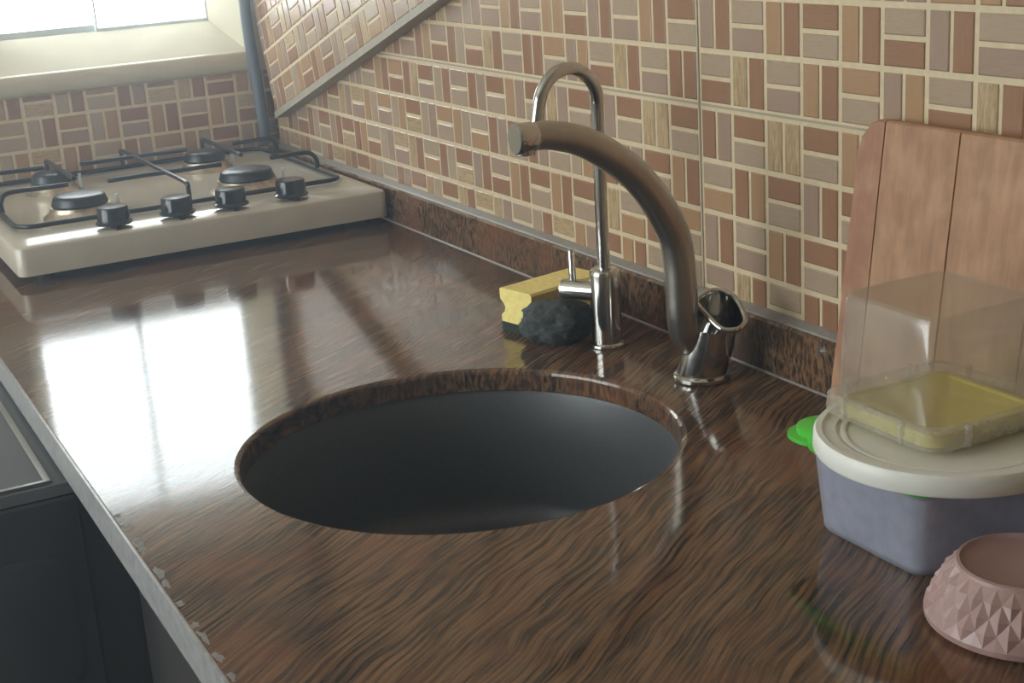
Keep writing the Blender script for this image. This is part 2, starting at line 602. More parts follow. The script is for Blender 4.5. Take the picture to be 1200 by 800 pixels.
mesh_obj('tile_joint', v, f, MAT['joint'], wall_right)
v, f = box((XB, -0.022, Z4 + 0.03), (20, 0, Z4 + DR))
mesh_obj('tile_joint', v, f, MAT['joint'], wall_right)

# back wall, built round the window opening
parts = [box((XB - 3, YL, HF), (XB, 0, WZ0)), box((XB - 3, YL, WZ1), (XB, 0, HC)), box((XB - 3, YL, WZ0), (XB, WY0, WZ1)), box((XB - 3, WY1, WZ0), (XB, 0, WZ1))]
v, f = join(*parts)
wall_back = struct(mesh_obj('wall_back', v, f, MAT['plaster']), 'end wall with the small bright window, cream above mosaic tiles', 'wall')
fr_b = dict(name='b', O=Vector((XB, 0, 0)), U=Vector((0, 1, 0)), V=Vector((0, 0, 1)), N=Vector((1, 0, 0)))
v, f = box((XB, -13.4, 0), (XB + 0.012, 0, 3.56))
mesh_obj('grout_bed', v, f, MAT['grout'], wall_back)
bb = []
for row in range(-1, 2):
    for colm in range(-5, 9):
        u = -1.317 + colm - 7
        vv = 2.846 - row - 1
        for r, k in module_bricks(u, vv, (colm + row) % 2 == 0, random.choice(PAIRS)):
            c = clip(r, -13.3, -0.02, 0.95, 3.53)
            if c:
                bb.append((c, k))
lay(bb, fr_b, wall_back, (0, 0, 0))

parts = [box((XB - 3, YL - 3, HF), (XR, YL, VZ0)), box((XB - 3, YL - 3, VZ1), (XR, YL, HC)), box((XB - 3, YL - 3, VZ0), (VX0, YL, VZ1)), box((VX1, YL - 3, VZ0), (XR, YL, VZ1))]
v, f = join(*parts)
struct(mesh_obj('wall_left', v, f, MAT['room_paint']), 'plain painted wall facing the worktop', 'wall')
v, f = box((XR, YL - 3, HF), (XR + 3, 3, HC))
struct(mesh_obj('wall_front', v, f, MAT['room_paint']), 'plain painted wall at the near end of the kitchen', 'wall')
v, f = box((XB - 3, YL - 3, HF - 2), (XR + 3, 3, HF))
struct(mesh_obj('floor', v, f, MAT['floor']), 'dull brown-grey kitchen floor', 'floor')
v, f = box((XB - 3, YL - 3, HC), (XR + 3, 3, HC + 2))
struct(mesh_obj('ceiling', v, f, MAT['ceiling_paint']), 'off-white kitchen ceiling', 'ceiling')

# ---- small window over the hob
win = thing('window_1', 'small cream-framed window glowing white above the hob', 'window', W(XB - 2.8, (WY0 + WY1) / 2, WZ0))
win['kind'] = 'structure'
def ring_x(x0, x1, y0, y1, z0, z1, t):
    return join(box((x0, y0, z0), (x1, y1, z0 + t)), box((x0, y0, z1 - t), (x1, y1, z1)), box((x0, y0, z0 + t), (x1, y0 + t, z1 - t)), box((x0, y1 - t, z0 + t), (x1, y1, z1 - t)))
def yz(x, y0, y1, z0, z1):
    return [W(x, y0, z0), W(x, y1, z0), W(x, y1, z1), W(x, y0, z1)]
v, f = loft([yz(XB + 0.02, WY0, WY1, WZ0, WZ1), yz(XG + 0.3, GY0, GY1, GZ0, GZ1), yz(XG - 0.3, GY0, GY1, GZ0, GZ1), yz(XG - 0.3, WY0, WY1, WZ0, WZ1)], closed=True)
mesh_obj('window_frame', v, f, MAT['frame_paint'], win)
ymid = -5.0
for (y0, y1, xx, t) in ((GY0, ymid + 0.05, XG - 0.22, 0.12), (ymid - 0.05, GY1, XG + 0.05, 0.06)):
    v, f = join(box((xx, y0, GZ0), (xx + 0.2, y1, GZ0 + t * 1.8)), box((xx, y0, GZ1 - t), (xx + 0.2, y1, GZ1)), box((xx, y0, GZ0 + t * 1.8), (xx + 0.2, y0 + t, GZ1 - t)), box((xx, y1 - t, GZ0 + t * 1.8), (xx + 0.2, y1, GZ1 - t)))
    s = mesh_obj('sash', v, f, MAT['sash_paint'], win)
    v, f = box((xx + 0.08, y0 + t, GZ0 + t * 1.8), (xx + 0.11, y1 - t, GZ1 - t))
    sub('pane', v, f, MAT['pane'], s)
# sill with a rounded nose
prof = [(XB, 3.56), (XB + 0.14, 3.58), (XB + 0.22, 3.66), (XB + 0.28, 3.85), (XB + 0.30, 4.05), (XB + 0.27, 4.18), (XB + 0.20, 4.24), (XB, 4.25)]
v, f = loft([[W(x, y, z) for x, z in prof] for y in (-13.4, -0.45)])
mesh_obj('window_sill', v, f, MAT['sill'], win, smooth=True, sharp=50)

# ---- large window in the facing wall (behind the camera's left shoulder)
w2 = thing('window_2', 'wide white window in the wall facing the worktop', 'window', W((VX0 + VX1) / 2, YL - 0.8, VZ0))
w2['kind'] = 'structure'
def ring_y(y0, y1, x0, x1, z0, z1, t):
    return join(box((x0, y0, z0), (x1, y1, z0 + t)), box((x0, y0, z1 - t), (x1, y1, z1)), box((x0, y0, z0 + t), (x0 + t, y1, z1 - t)), box((x1 - t, y0, z0 + t), (x1, y1, z1 - t)))
v, f = ring_y(YL - 1.4, YL - 0.4, VX0, VX1, VZ0, VZ1, 0.8)
mesh_obj('window_frame', v, f, MAT['sash_paint'], w2)
vm = (VX0 + VX1) / 2
for (x0, x1) in ((VX0 + 0.8, vm), (vm, VX1 - 0.8)):
    v, f = ring_y(YL - 1.1, YL - 0.6, x0, x1, VZ0 + 0.8, VZ1 - 0.8, 0.8)
    s = mesh_obj('sash', v, f, MAT['sash_paint'], w2)
    v, f = box((x0 + 0.8, YL - 0.9, VZ0 + 1.6), (x1 - 0.8, YL - 0.86, VZ1 - 1.6))
    sub('pane', v, f, MAT['pane'], s)

# ---- slanting tiled panel on the long wall
TH = math.atan(0.315)
PU = Vector((math.cos(TH), 0, math.sin(TH)))
PV = Vector((-math.sin(TH), 0, math.cos(TH)))
PD = 0.42
P0 = Vector((-24.0, 0, 2.17))
PL, PH = 15.2, 4.45
panel = thing('tiled_panel', 'slanting raised panel of mosaic tiles with grey lower edge, in the corner', 'wall panel', W(*P0))
def pbox(u0, u1, v0, v1, d0, d1):
    V = []
    for d in (d0, d1):
        for a, b in ((u0, v0), (u1, v0), (u1, v1), (u0, v1)):
            p_ = P0 + PU * a + PV * b
            V.append(W(p_.x, -d, p_.z))
    return V, [(3, 2, 1, 0), (4, 5, 6, 7), (0, 1, 5, 4), (1, 2, 6, 5), (2, 3, 7, 6), (3, 0, 4, 7)]
v, f = pbox(0, PL, 0.0, PH, 0.0, PD)
mesh_obj('board', v, f, MAT['grout'], panel)
v, f = pbox(-0.02, PL, -0.13, 0.07, 0.0, PD + 0.06)
mesh_obj('edge_trim', v, f, MAT['trim'], panel)
fr_p = dict(name='p', O=Vector((P0.x, -PD, P0.z)), U=PU, V=PV, N=Vector((0, -1, 0)))
pb = []
for row in range(0, 5):
    for colm in range(-1, 16):
        for r, k in module_bricks(colm + 0.35, 0.06 + row, (colm + row) % 2 == 0, random.choice(PAIRS)):
            c = clip(r, 0.03, PL - 0.03, 0.05, PH - 0.03)
            if c:
                pb.append((c, k))
lay(pb, fr_p, panel, W(*P0))

# ---- grey hose in the corner
pts = catmull([(-25.0, -0.74, 22), (-25.0, -0.74, 12), (-25.02, -0.76, 6.2), (-25.05, -0.72, 4.6), (-25.08, -0.62, 3.2), (-25.1, -0.56, 2.0), (-25.13, -0.54, 1.1)], 8)
v, f = tube(pts, 0.19, 14)
tag(mesh_obj('gas_hose', v, f, MAT['hose'], smooth=True, origin=W(-25.13, -0.54, 1.1)), 'grey hose hanging down the tiled corner behind the hob', 'hose')

# ================================================================ worktop with round hole
SX, SY, SR = 2.03, -6.48, 3.68
YF = -12.25
TK = 0.42
XE = 40.0
wt = thing('worktop', 'polished brown streaked granite worktop with a round sink cut-out', 'worktop', W(5, YF / 2, -TK))
x0, x1, y0, y1 = XB, XE, YF, 0.0
angs = [2 * math.pi * i / 120 for i in range(120)] + [math.atan2(y - SY, x - SX) % (2 * math.pi) for x in (x0, x1) for y in (y0, y1)]
angs = sorted(set(round(a, 6) for a in angs))
def edge_pt(a):
    c, s = math.cos(a), math.sin(a)
    t = min([(x1 - SX) / c if c > 1e-9 else 1e9, (x0 - SX) / c if c < -1e-9 else 1e9, (y1 - SY) / s if s > 1e-9 else 1e9, (y0 - SY) / s if s < -1e-9 else 1e9])
    return SX + c * t, SY + s * t
def circ(r, z):
    return [W(SX + r * math.cos(a), SY + r * math.sin(a), z) for a in angs]
outer = [edge_pt(a) for a in angs]
loops = [[W(x, y, -TK) for x, y in outer], [W(x, y, 0) for x, y in outer], circ(SR + 0.10, 0), circ(SR + 0.05, -0.012), circ(SR + 0.015, -0.04), circ(SR, -0.09), circ(SR, -TK)]
v, f = loft(loops, closed=True)
mesh_obj('slab', v, f, MAT['granite'], wt)
# upstand along the long wall
us = thing('upstand', 'low granite upstand strip along the foot of the tiled wall', 'upstand', W(5, -0.2, 0))
v, f = box((XB, -0.40, 0), (XE, 0, UP_TOP))
mesh_obj('stone_strip', v, f, MAT['granite'], us)
prof = [(0.0, UP_TOP), (-0.22, UP_TOP), (-0.2, UP_TOP + 0.03), (-0.05, UP_TOP + 0.09), (0.0, UP_TOP + 0.1)]
v, f = loft([[W(x, y, z) for y, z in prof] for x in (XB, XE)])
mesh_obj('sealant_strip', v, f, MAT['sealant'], us)
prof = [(-0.40, 0.0), (-0.435, 0.0), (-0.425, 0.02), (-0.40, 0.03)]
v, f = loft([[W(x, y, z) for y, z in prof] for x in (XB, XE)])
mesh_obj('sealant_strip', v, f, MAT['sealant'], us)
# pale front edge with chipped upper border
v, f = box((XB, YF - 0.05, -0.62), (XE, YF, -0.02))
mesh_obj('front_edge', v, f, MAT['edge_stone'], wt)
rnd = random.Random(3)
x = 1.6
while x < 8.4:
    L = rnd.uniform(0.10, 0.45)
    pts = []
    n = 11
    for i in range(n):
        a = 2 * math.pi * i / n
        k = rnd.uniform(0.55, 1.25)
        pts.append((x + L / 2 + L * 0.6 * k * math.cos(a), max(YF + 0.0, YF + 0.06 + rnd.uniform(0.03, 0.10) * k * math.sin(a))))
    lo = [W(a, b, 0.0) for a, b in pts]
    hi = [W(x + L / 2 + (a - x - L / 2) * 0.75, YF + 0.06 + (b - YF - 0.06) * 0.9, 0.004) for a, b in pts]
    v, f = loft([lo, hi])
    mesh_obj('sealant_flake', v, f, MAT['flake'], wt)
    x += L + rnd.uniform(0.0, 0.6)

# ---- sink bowl
sk = thing('sink', 'round dark grey sink bowl set under the granite worktop', 'sink', W(SX, SY, -3.3))
R_ = SR + 0.05
prof = [(R_ + 0.6, -TK - 0.12), (R_ + 0.6, -TK - 0.005), (R_ + 0.03, -TK - 0.005), (R_ - 0.02, -TK - 0.1), (R_ - 0.08, -1.6), (R_ - 0.14, -2.6)]
for i in range(1, 9):
    a = i / 8 * math.pi / 2
    prof.append((R_ - 0.14 - 0.5 * (1 - math.cos(a)), -2.6 - 0.5 * math.sin(a)))
prof += [(1.2, -3.16), (0.75, -3.18), (0.70, -3.22), (0.02, -3.24)]
v, f = lathe(SX, SY, prof, 96, cap0=False)
mesh_obj('bowl', v, f, MAT['sink'], sk, smooth=True, sharp=50)
v, f = lathe(SX, SY, [(0.02, -3.225), (0.5, -3.225), (0.62, -3.20), (0.72, -3.15), (0.76, -3.12), (0.80, -3.16)], 40)
mesh_obj('drain_ring', v, f, MAT['steel'], sk, smooth=True, sharp=50)

# ================================================================ taps
# main mixer tap
mx = thing('mixer_tap', 'brushed chrome mixer tap with tall arched spout and open loop lever', 'tap', W(1.95, -1.5, 0))
v, f = lathe(1.95, -1.5, [(0.50, 0.0), (0.53, 0.03), (0.53, 0.09), (0.49, 0.13), (0.46, 0.14)], 40)
mesh_obj('base_ring', v, f, MAT['chrome'], mx, smooth=True, sharp=40)
v, f = lathe(1.95, -1.5, [(0.46, 0.12), (0.46, 0.5), (0.46, 1.00), (0.44, 1.02), (0.2, 1.03)], 40, tilt=(0.16, 0.20))
mesh_obj('body', v, f, MAT['chrome'], mx, smooth=True, sharp=40)
sp = [(1.97, -1.62, 0.45), (1.98, -1.78, 0.70), (2.0, -1.88, 0.95), (2.0, -1.92, 1.3), (2.0, -1.93, 1.74), (2.0, -1.96, 2.33), (2.0, -2.05, 2.81), (2.0, -2.24, 3.19), (2.0, -2.52, 3.63), (2.0, -2.91, 4.07), (2.0, -3.46, 4.48), (2.0, -3.93, 4.73), (2.0, -4.45, 4.87), (2.0, -4.72, 4.885)]
rr = [0.10, 0.22, 0.28, 0.29, 0.29, 0.29, 0.29, 0.29, 0.285, 0.28, 0.27, 0.255, 0.24, 0.235]
pts = catmull(sp, 5)
rad = []
for i in range(len(rr) - 1):
    rad += [rr[i] + (rr[i + 1] - rr[i]) * k / 5 for k in range(5)]
rad.append(rr[-1])
v, f = tube(pts, rad, 24)
spout = mesh_obj('spout', v, f, MAT['brushed'], mx, smooth=True, sharp=50)
v, f = tube([(2.0, -4.70, 4.885), (2.0, -4.74, 4.885), (2.0, -4.76, 4.885), (2.0, -5.02, 4.88), (2.0, -5.07, 4.88), (2.0, -5.09, 4.88)], [0.235, 0.235, 0.25, 0.255, 0.25, 0.235], 24)
sub('spout_tip', v, f, MAT['chrome'], spout, smooth=True, sharp=50)
v, f = lathe(2.0, -4.9, [(0.15, 4.60), (0.17, 4.61), (0.17, 4.75)], 20)
sub('aerator', v, f, MAT['chrome'], spout, smooth=True, sharp=50)
# loop lever, flaring forward over the body
loop = [(1.94, -1.56, 1.46), (1.92, -1.35, 1.58), (2.02, -1.10, 1.60), (2.28, -0.97, 1.50), (2.72, -1.08, 1.25), (2.86, -1.26, 1.14), (2.83, -1.46, 1.11), (2.69, -1.60, 1.15), (2.30, -1.62, 1.32)]
pts = catmull(loop, 6, closed=True)
v, f = tube(pts, 0.055, 12, closed=True)
lev = mesh_obj('lever', v, f, MAT['chrome'], mx, smooth=True)
# the lever's flared cup, open at the top
ring0, ring1 = [], []
for p_ in pts:
    d = Vector((p_.x - 2.2, p_.y + 1.32)).normalized()
    ring0.append(W(2.10 + d.x * 0.455, -1.32 + d.y * 0.455, 0.98))
    mid = p_ * 0.62 + Vector((2.10 + d.x * 0.46, -1.32 + d.y * 0.46, 0.98)) * 0.38
    ring1.append(W(*mid))
v, f = loft([[W(*p_) for p_ in pts], ring1, ring0], False, False)
sub('lever_cup', v, f, MAT['chrome'], lev, smooth=True)

# slim filter tap
ft = thing('filter_tap', 'slim chrome drinking water tap with thin swan-neck pipe', 'tap', W(-0.85, -1.8, 0))
v, f = lathe(-0.85, -1.8, [(0.36, 0.0), (0.37, 0.03), (0.36, 0.07), (0.31, 0.09), (0.30, 0.1)], 32)
mesh_obj('base_ring', v, f, MAT['chrome'], ft, smooth=True, sharp=40)
v, f = lathe(-0.85, -1.8, [(0.30, 0.09), (0.30, 1.48), (0.29, 1.54), (0.26, 1.58), (0.14, 1.6)], 32)
mesh_obj('body', v, f, MAT['chrome'], ft, smooth=True, sharp=40)
pp = [(-0.85, -1.80, 1.55), (-0.85, -1.80, 2.6), (-0.84, -1.79, 3.8), (-0.82, -1.80, 4.7)]
for i in range(1, 10):
    a = math.pi * i / 9.6
    pp.append((-0.78 + 0.02 * i, -2.50 + 0.70 * math.cos(a), 4.75 + 0.80 * math.sin(a)))
pp += [(-0.6, -3.25, 4.6), (-0.6, -3.32, 4.30)]
v, f = tube(catmull(pp, 5), 0.125, 16)
mesh_obj('pipe', v, f, MAT['chrome'], ft, smooth=True, sharp=50)
v, f = tube([(-0.95, -1.9, 1.12), (-1.1, -2.0, 1.12), (-1.55, -2.30, 1.12), (-1.6, -2.335, 1.12), (-1.62, -2.35, 1.12)], [0.2, 0.2, 0.2, 0.19, 0.13], 20)
h_ = mesh_obj('valve_arm', v, f, MAT['chrome'], ft, smooth=True, sharp=50)
v, f = tube([(-1.42, -2.2, 1.25), (-1.42, -2.2, 1.9), (-1.42, -2.2, 1.93)], [0.07, 0.07, 0.04], 12)
sub('lever_pin', v, f, MAT['chrome'], h_, smooth=True, sharp=50)

# ================================================================ sponge and scouring pad
sp_ = thing('sponge', 'yellow kitchen sponge with grooved sides and dark green scourer underneath', 'sponge', W(-2.95, -1.85, 0))
def along(p0, d, prof, s0, s1, side, n=10, jit=0.0):
    """extrude a profile of (offset along side, z) from s0 to s1 along d"""
    loops = []
    for i in range(n + 1):
        s = s0 + (s1 - s0) * i / n
        loops.append([W(p0[0] + d[0] * s + side[0] * a, p0[1] + d[1] * s + side[1] * a, z) for a, z in prof])
    return loft(loops)
d_ = Vector((-0.22, 0.975))
s_ = Vector((0.975, 0.22))
prof = [(-0.48, 0.20), (-0.48, 0.34), (-0.38, 0.42), (-0.35, 0.52), (-0.42, 0.62), (-0.50, 0.68), (-0.51, 0.88), (-0.46, 0.92), (0.44, 0.92), (0.49, 0.87), (0.49, 0.70), (0.40, 0.60), (0.34, 0.5), (0.38, 0.42), (0.48, 0.34), (0.48, 0.20)]
v, f = along((-2.95, -1.85), d_, prof, -1.0, 1.05, s_)
mesh_obj('foam', v, f, MAT['sponge'], sp_, smooth=True, sharp=35)
prof = [(-0.49, 0.0), (-0.49, 0.2), (0.49, 0.2), (0.49, 0.0)]
v, f = along((-2.95, -1.85), d_, prof, -1.0, 1.05, s_)
mesh_obj('scourer', v, f, MAT['scourer'], sp_)
v, f = lump(-1.80, -2.38, 0.40, 0.58, 0.74, 0.46, 0.16, 1.9, -0.5, 5, 3)
tag(mesh_obj('scouring_pad', v, f, MAT['pad'], smooth=True, origin=W(-1.85, -1.75, 0)), 'crumpled charcoal scouring pad lying against the yellow sponge', 'scouring pad')

# ================================================================ gas hob
HX0, HX1, HY0, HY1 = -24.9, -14.55, -10.75, -0.56
hcx, hcy, hhx, hhy = (HX0 + HX1) / 2, (HY0 + HY1) / 2, (HX1 - HX0) / 2, (HY1 - HY0) / 2
hob = thing('gas_hob', 'cream enamel table-top gas hob with four burners', 'gas hob', W(hcx, hcy, 0))
wx0, wx1, wy0, wy1 = -24.4, -16.75, -10.25, -1.05
wcx, wcy, whx, why = (wx0 + wx1) / 2, (wy0 + wy1) / 2, (wx1 - wx0) / 2, (wy1 - wy0) / 2
lv = [(hcx, hcy, hhx - 0.15, hhy - 0.15, 0.2, 0.24), (hcx, hcy, hhx, hhy, 0.25, 0.24), (hcx, hcy, hhx, hhy, 0.25, 0.88), (hcx, hcy, hhx - 0.03, hhy - 0.03, 0.25, 0.95), (hcx, hcy, hhx - 0.1, hhy - 0.1, 0.25, 0.99),
      (wcx, wcy, whx + 0.12, why + 0.12, 0.5, 1.0), (wcx, wcy, whx + 0.06, why + 0.06, 0.5, 0.98), (wcx, wcy, whx - 0.06, why - 0.06, 0.45, 0.92), (wcx, wcy, whx - 0.14, why - 0.14, 0.4, 0.90)]
v, f = rloft(lv, 8)
mesh_obj('body', v, f, MAT['enamel'], hob, smooth=True, sharp=35)
for fx in (HX0 + 0.8, HX1 - 0.8):
    for fy in (HY0 + 0.8, HY1 - 0.8):
        v, f = lathe(fx, fy, [(0.3, 0), (0.3, 0.25)], 20)
        mesh_obj('foot', v, f, MAT['rubber'], hob, smooth=True, sharp=40)
BURN = [(-18.3, -8.3, 1.0), (-18.4, -3.4, 1.05), (-22.7, -8.2, 0.8), (-22.7, -3.4, 0.85)]
for bx_, by_, s in BURN:
    v, f = lathe(bx_, by_, [(1.05 * s, 0.90), (1.0 * s, 0.95), (0.86 * s, 1.05), (0.82 * s, 1.15), (0.82 * s, 1.2)], 40, cap0=False)
    b_ = mesh_obj('burner', v, f, MAT['burner_metal'], hob, smooth=True, sharp=50)
    v, f = lathe(bx_, by_, [(0.74 * s, 1.2), (0.78 * s, 1.24), (0.72 * s, 1.42), (0.70 * s, 1.46), (0.6 * s, 1.5), (0.3 * s, 1.515), (0.02, 1.52)], 40)
    sub('burner_cap', v, f, MAT['burner_cap'], b_, smooth=True, sharp=50)
    v, f = tube([(bx_ + 0.3, by_ + 0.98 * s, 0.9), (bx_ + 0.3, by_ + 0.98 * s, 1.4)], 0.05, 8)
    sub('spark_plug', v, f, MAT['sash_paint'], b_, smooth=True, sharp=50)
for ky in (-8.05, -6.35, -4.85, -3.12):
    kx = -15.35
    v, f = lathe(kx, ky, [(0.13, 0.98), (0.13, 1.12)], 16)
    k_ = mesh_obj('knob', *join((v, f), lathe(kx, ky, [(0.47, 1.10), (0.48, 1.14), (0.42, 1.19), (0.40, 1.52), (0.37, 1.56), (0.02, 1.57)], 36)), MAT['knob'], hob, smooth=True, sharp=35)
    v, f = box((kx + 0.34, ky - 0.06, 0.99), (kx + 0.46, ky + 0.06, 1.14))
    sub('pointer', v, f, MAT['knob'], k_)

# wire pan support standing on the hob
ps = thing('pan_support', 'black wire pan support lying on the cream hob', 'pan support', W(wcx, wcy, 0.97))
rz = 0.07
def rod(*pts, n=5, r=rz, curve=True):
    P = catmull(pts, n) if curve else [Vector(p) for p in pts]
    return tube(P, r, 10)
frame_pts = [(x_, y_, 1.08) for x_, y_ in rrect(wcx, wcy, whx + 0.02, why + 0.02, 0.55, 6)]
v, f = tube(frame_pts, rz, 10, closed=True)
mesh_obj('frame', v, f, MAT['black_enamel'], ps, smooth=True)
ZT = 1.62
def bar(name, pts):
    v_, f_ = rod(*pts)
    mesh_obj(name, v_, f_, MAT['black_enamel'], ps, smooth=True, sharp=50)
CY = -5.62
bar('centre_bar', [(-16.72, CY, 1.08), (-16.72, CY, 1.45), (-16.95, CY, ZT), (-19, CY, ZT), (-21, CY, ZT), (-24.2, CY, ZT), (-24.42, CY, 1.45), (-24.42, CY, 1.08)])
for bx_ in (-19.0, -22.7):
    v, f = tube([(bx_, -7.3, ZT), (bx_, -3.95, ZT)], rz, 10)
    mesh_obj('cross_bar', v, f, MAT['black_enamel'], ps, smooth=True, sharp=50)
    bar('finger', [(bx_ - 0.3, wy0, 1.08), (bx_ - 0.3, wy0, 1.4), (bx_ - 0.35, wy0 + 0.25, ZT), (bx_ - 0.35, wy0 + 1.2, ZT), (bx_ - 0.35, wy0 + 1.9, ZT)])
    bar('finger', [(bx_ + 0.2, wy1, 1.08), (bx_ + 0.2, wy1, 1.4), (bx_ + 0.2, wy1 - 0.25, ZT), (bx_ + 0.1, wy1 - 0.9, ZT), (bx_ + 0.1, wy1 - 1.4, ZT)])
for fy in (-8.0, -2.95):
    bar('finger', [(-24.42, fy, 1.08), (-24.42, fy, 1.42), (-24.2, fy, ZT), (-22, fy, ZT), (-20.2, fy, ZT)])

# ================================================================ things by the wall on the right
# chopping board leaning on the tiles
bd = thing('chopping_board', 'worn wooden chopping board of wide planks leaning on the tiles', 'chopping board', W(7.3, -0.95, 0))
YB0, YB1, ZB = -0.98, -0.36, 4.95      # front face, bottom and top
BT = 0.30
ang = math.atan2(YB1 - YB0, ZB)
def bpt(x_, s, d):
    """s along the board, d into it (towards the wall)"""
    y_ = YB0 + s * math.sin(ang) + d * math.cos(ang)
    z_ = s * math.cos(ang) - d * math.sin(ang) + BT * math.sin(ang)
    return W(x_, y_, z_)
LB = 4.95
def plank(outline, mtl):
    n = len(outline)
    cx_ = sum(p_[0] for p_ in outline) / n
    cs = sum(p_[1] for p_ in outline) / n
    def ring(inset, d):
        r_ = []
        for x_, s in outline:
            k = 1 - inset / max(0.05, math.hypot(x_ - cx_, s - cs))
            r_.append(bpt(cx_ + (x_ - cx_) * k, cs + (s - cs) * k, d))
        return r_
    v_, f_ = loft([ring(0.035, 0), ring(0, 0.035), ring(0, BT - 0.03), ring(0.03, BT)])
    mesh_obj('plank', v_, f_, mtl, bd)
g = 0.006
plank([(4.86, 0.0), (5.50 - g, 0.0), (5.50 - g, LB), (5.34, LB), (5.16, LB - 0.07), (5.02, LB - 0.24), (4.93, LB - 0.46)], MAT['board_edge'])
plank([(5.50 + g, 0), (7.10 - g, 0), (7.10 - g, LB), (5.50 + g, LB)], MAT['board'])
plank([(7.10 + g, 0), (8.72 - g, 0), (8.72 - g, LB), (7.10 + g, LB)], MAT['board'])
plank([(8.72 + g, 0), (9.6, 0), (9.6, LB - 0.46), (9.5, LB - 0.2), (9.3, LB - 0.05), (9.1, LB), (8.72 + g, LB)], MAT['board_edge'])

# lower clear box with green lid
lb = thing('storage_box', 'square bluish clear plastic box with green lid, bottom of the stack', 'plastic box', W(9.2, -2.95, 0))
cx_, cy_ = 9.2, -2.93
lvl = [(0.99, 0.25, 0.0), (1.03, 0.27, 0.06), (1.12, 0.3, 1.1), (1.15, 0.3, 1.14), (1.17, 0.3, 1.18)]
out_ = [(cx_, cy_, h, h, r, z) for h, r, z in lvl]
inn = [(cx_, cy_, h - 0.04, h - 0.04, r, max(z, 0.05)) for h, r, z in reversed(lvl)]
v, f = rloft(out_ + inn, 6)
mesh_obj('tub', v, f, MAT['clear_blue'], lb, smooth=True, sharp=40)
lvl = [(1.12, 0.3, 1.185), (1.19, 0.32, 1.185), (1.20, 0.32, 1.21), (1.20, 0.32, 1.31), (1.17, 0.32, 1.34), (1.02, 0.3, 1.34), (0.98, 0.3, 1.28)]
v, f = rloft([(cx_, cy_, h, h, r, z) for h, r, z in lvl], 6)
ld = mesh_obj('lid', v, f, MAT['green_lid'], lb, smooth=True, sharp=40)
ld['label'] = 'bright green lid'
tx, ty = cx_ - 1.22, cy_ - 0.72
v, f = rloft([(tx - 0.06, ty - 0.04, 0.42, 0.40, 0.38, 1.19), (tx - 0.06, ty - 0.04, 0.44, 0.42, 0.4, 1.21), (tx - 0.06, ty - 0.04, 0.44, 0.42, 0.4, 1.26), (tx, ty, 0.38, 0.36, 0.34, 1.28), (tx, ty, 0.38, 0.36, 0.34, 1.37), (tx, ty, 0.34, 0.32, 0.3, 1.40)], 8)
sub('lid_tab', v, f, MAT['green_lid'], ld, smooth=True, sharp=40)

# round white lid resting on it
WX, WYc = 9.5, -2.88
wl = thing('round_lid', 'round off-white plastic lid resting on the green box lid', 'lid', W(WX, WYc, 1.345))
v, f = lathe(WX, WYc, [(1.60, 1.345), (1.70, 1.345), (1.72, 1.38), (1.71, 1.58), (1.68, 1.62), (1.60, 1.62), (1.56, 1.58), (1.42, 1.58), (1.40, 1.54), (0.02, 1.54)], 72)
mesh_obj('plate', v, f, MAT['white_lid'], wl, smooth=True, sharp=40)
v, f = lathe(WX, WYc, [(1.36, 1.535), (1.36, 1.56), (1.32, 1.57), (1.28, 1.56), (1.28, 1.535)], 60, cap0=False, cap1=False)
mesh_obj('stacking_ring', v, f, MAT['white_lid'], wl, smooth=True, sharp=40)

# upturned clear tub on a yellow lid
ub = thing('upturned_tub', 'clear square plastic tub upside down on its yellow lid, top of stack', 'plastic box', W(9.1, -2.66, 1.62))
ux, uy = 9.1, -2.66
lvl = [(0.96, 0.28, 1.63), (0.98, 0.28, 1.66), (0.98, 0.28, 1.80), (0.96, 0.28, 1.82), (0.90, 0.25, 1.82), (0.87, 0.24, 1.79)]
v, f = rloft([(ux, uy, h, h, r, z) for h, r, z in lvl], 6)
yl = mesh_obj('lid', v, f, MAT['yellow_lid'], ub, smooth=True, sharp=40)
yl['label'] = 'yellow lid seen through the clear tub'
lvl = [(1.01, 0.28, 1.66), (0.995, 0.28, 2.0), (0.93, 0.24, 3.20), (0.91, 0.23, 3.28), (0.85, 0.2, 3.33)]
out_ = [(ux, uy, h, h, r, z) for h, r, z in lvl]
inn = [(ux, uy, h - 0.03, h - 0.03, r, min(z, 3.29)) for h, r, z in reversed(lvl)]
v, f = rloft(out_ + inn, 6, cap0=False, cap1=False)
n_ = 28
f.append(tuple(4 * n_ + i for i in range(n_)))
tubm = mesh_obj('tub', v, f, MAT['clear'], ub, smooth=True, sharp=40)
lvl = [(1.01, 0.28, 1.65), (1.11, 0.32, 1.65), (1.13, 0.33, 1.68), (1.12, 0.33, 1.90), (1.08, 0.32, 1.94), (1.0, 0.28, 1.94)]
v, f = rloft([(ux, uy, h, h, r, z) for h, r, z in lvl], 6, cap0=False, cap1=False)
sub('tub_rim', v, f, MAT['clear_rim'], tubm, smooth=True, sharp=40)
for k in range(4):
    for t in (-0.55, 0.55):
        a = k * math.pi / 2
        px_ = ux + math.cos(a) * 1.13 - math.sin(a) * t
        py_ = uy + math.sin(a) * 1.13 + math.cos(a) * t
        v, f = box((px_ - 0.03, py_ - 0.03, 1.66), (px_ + 0.03, py_ + 0.03, 1.96))
        sub('rim_rib', v, f, MAT['clear_rim'], tubm)

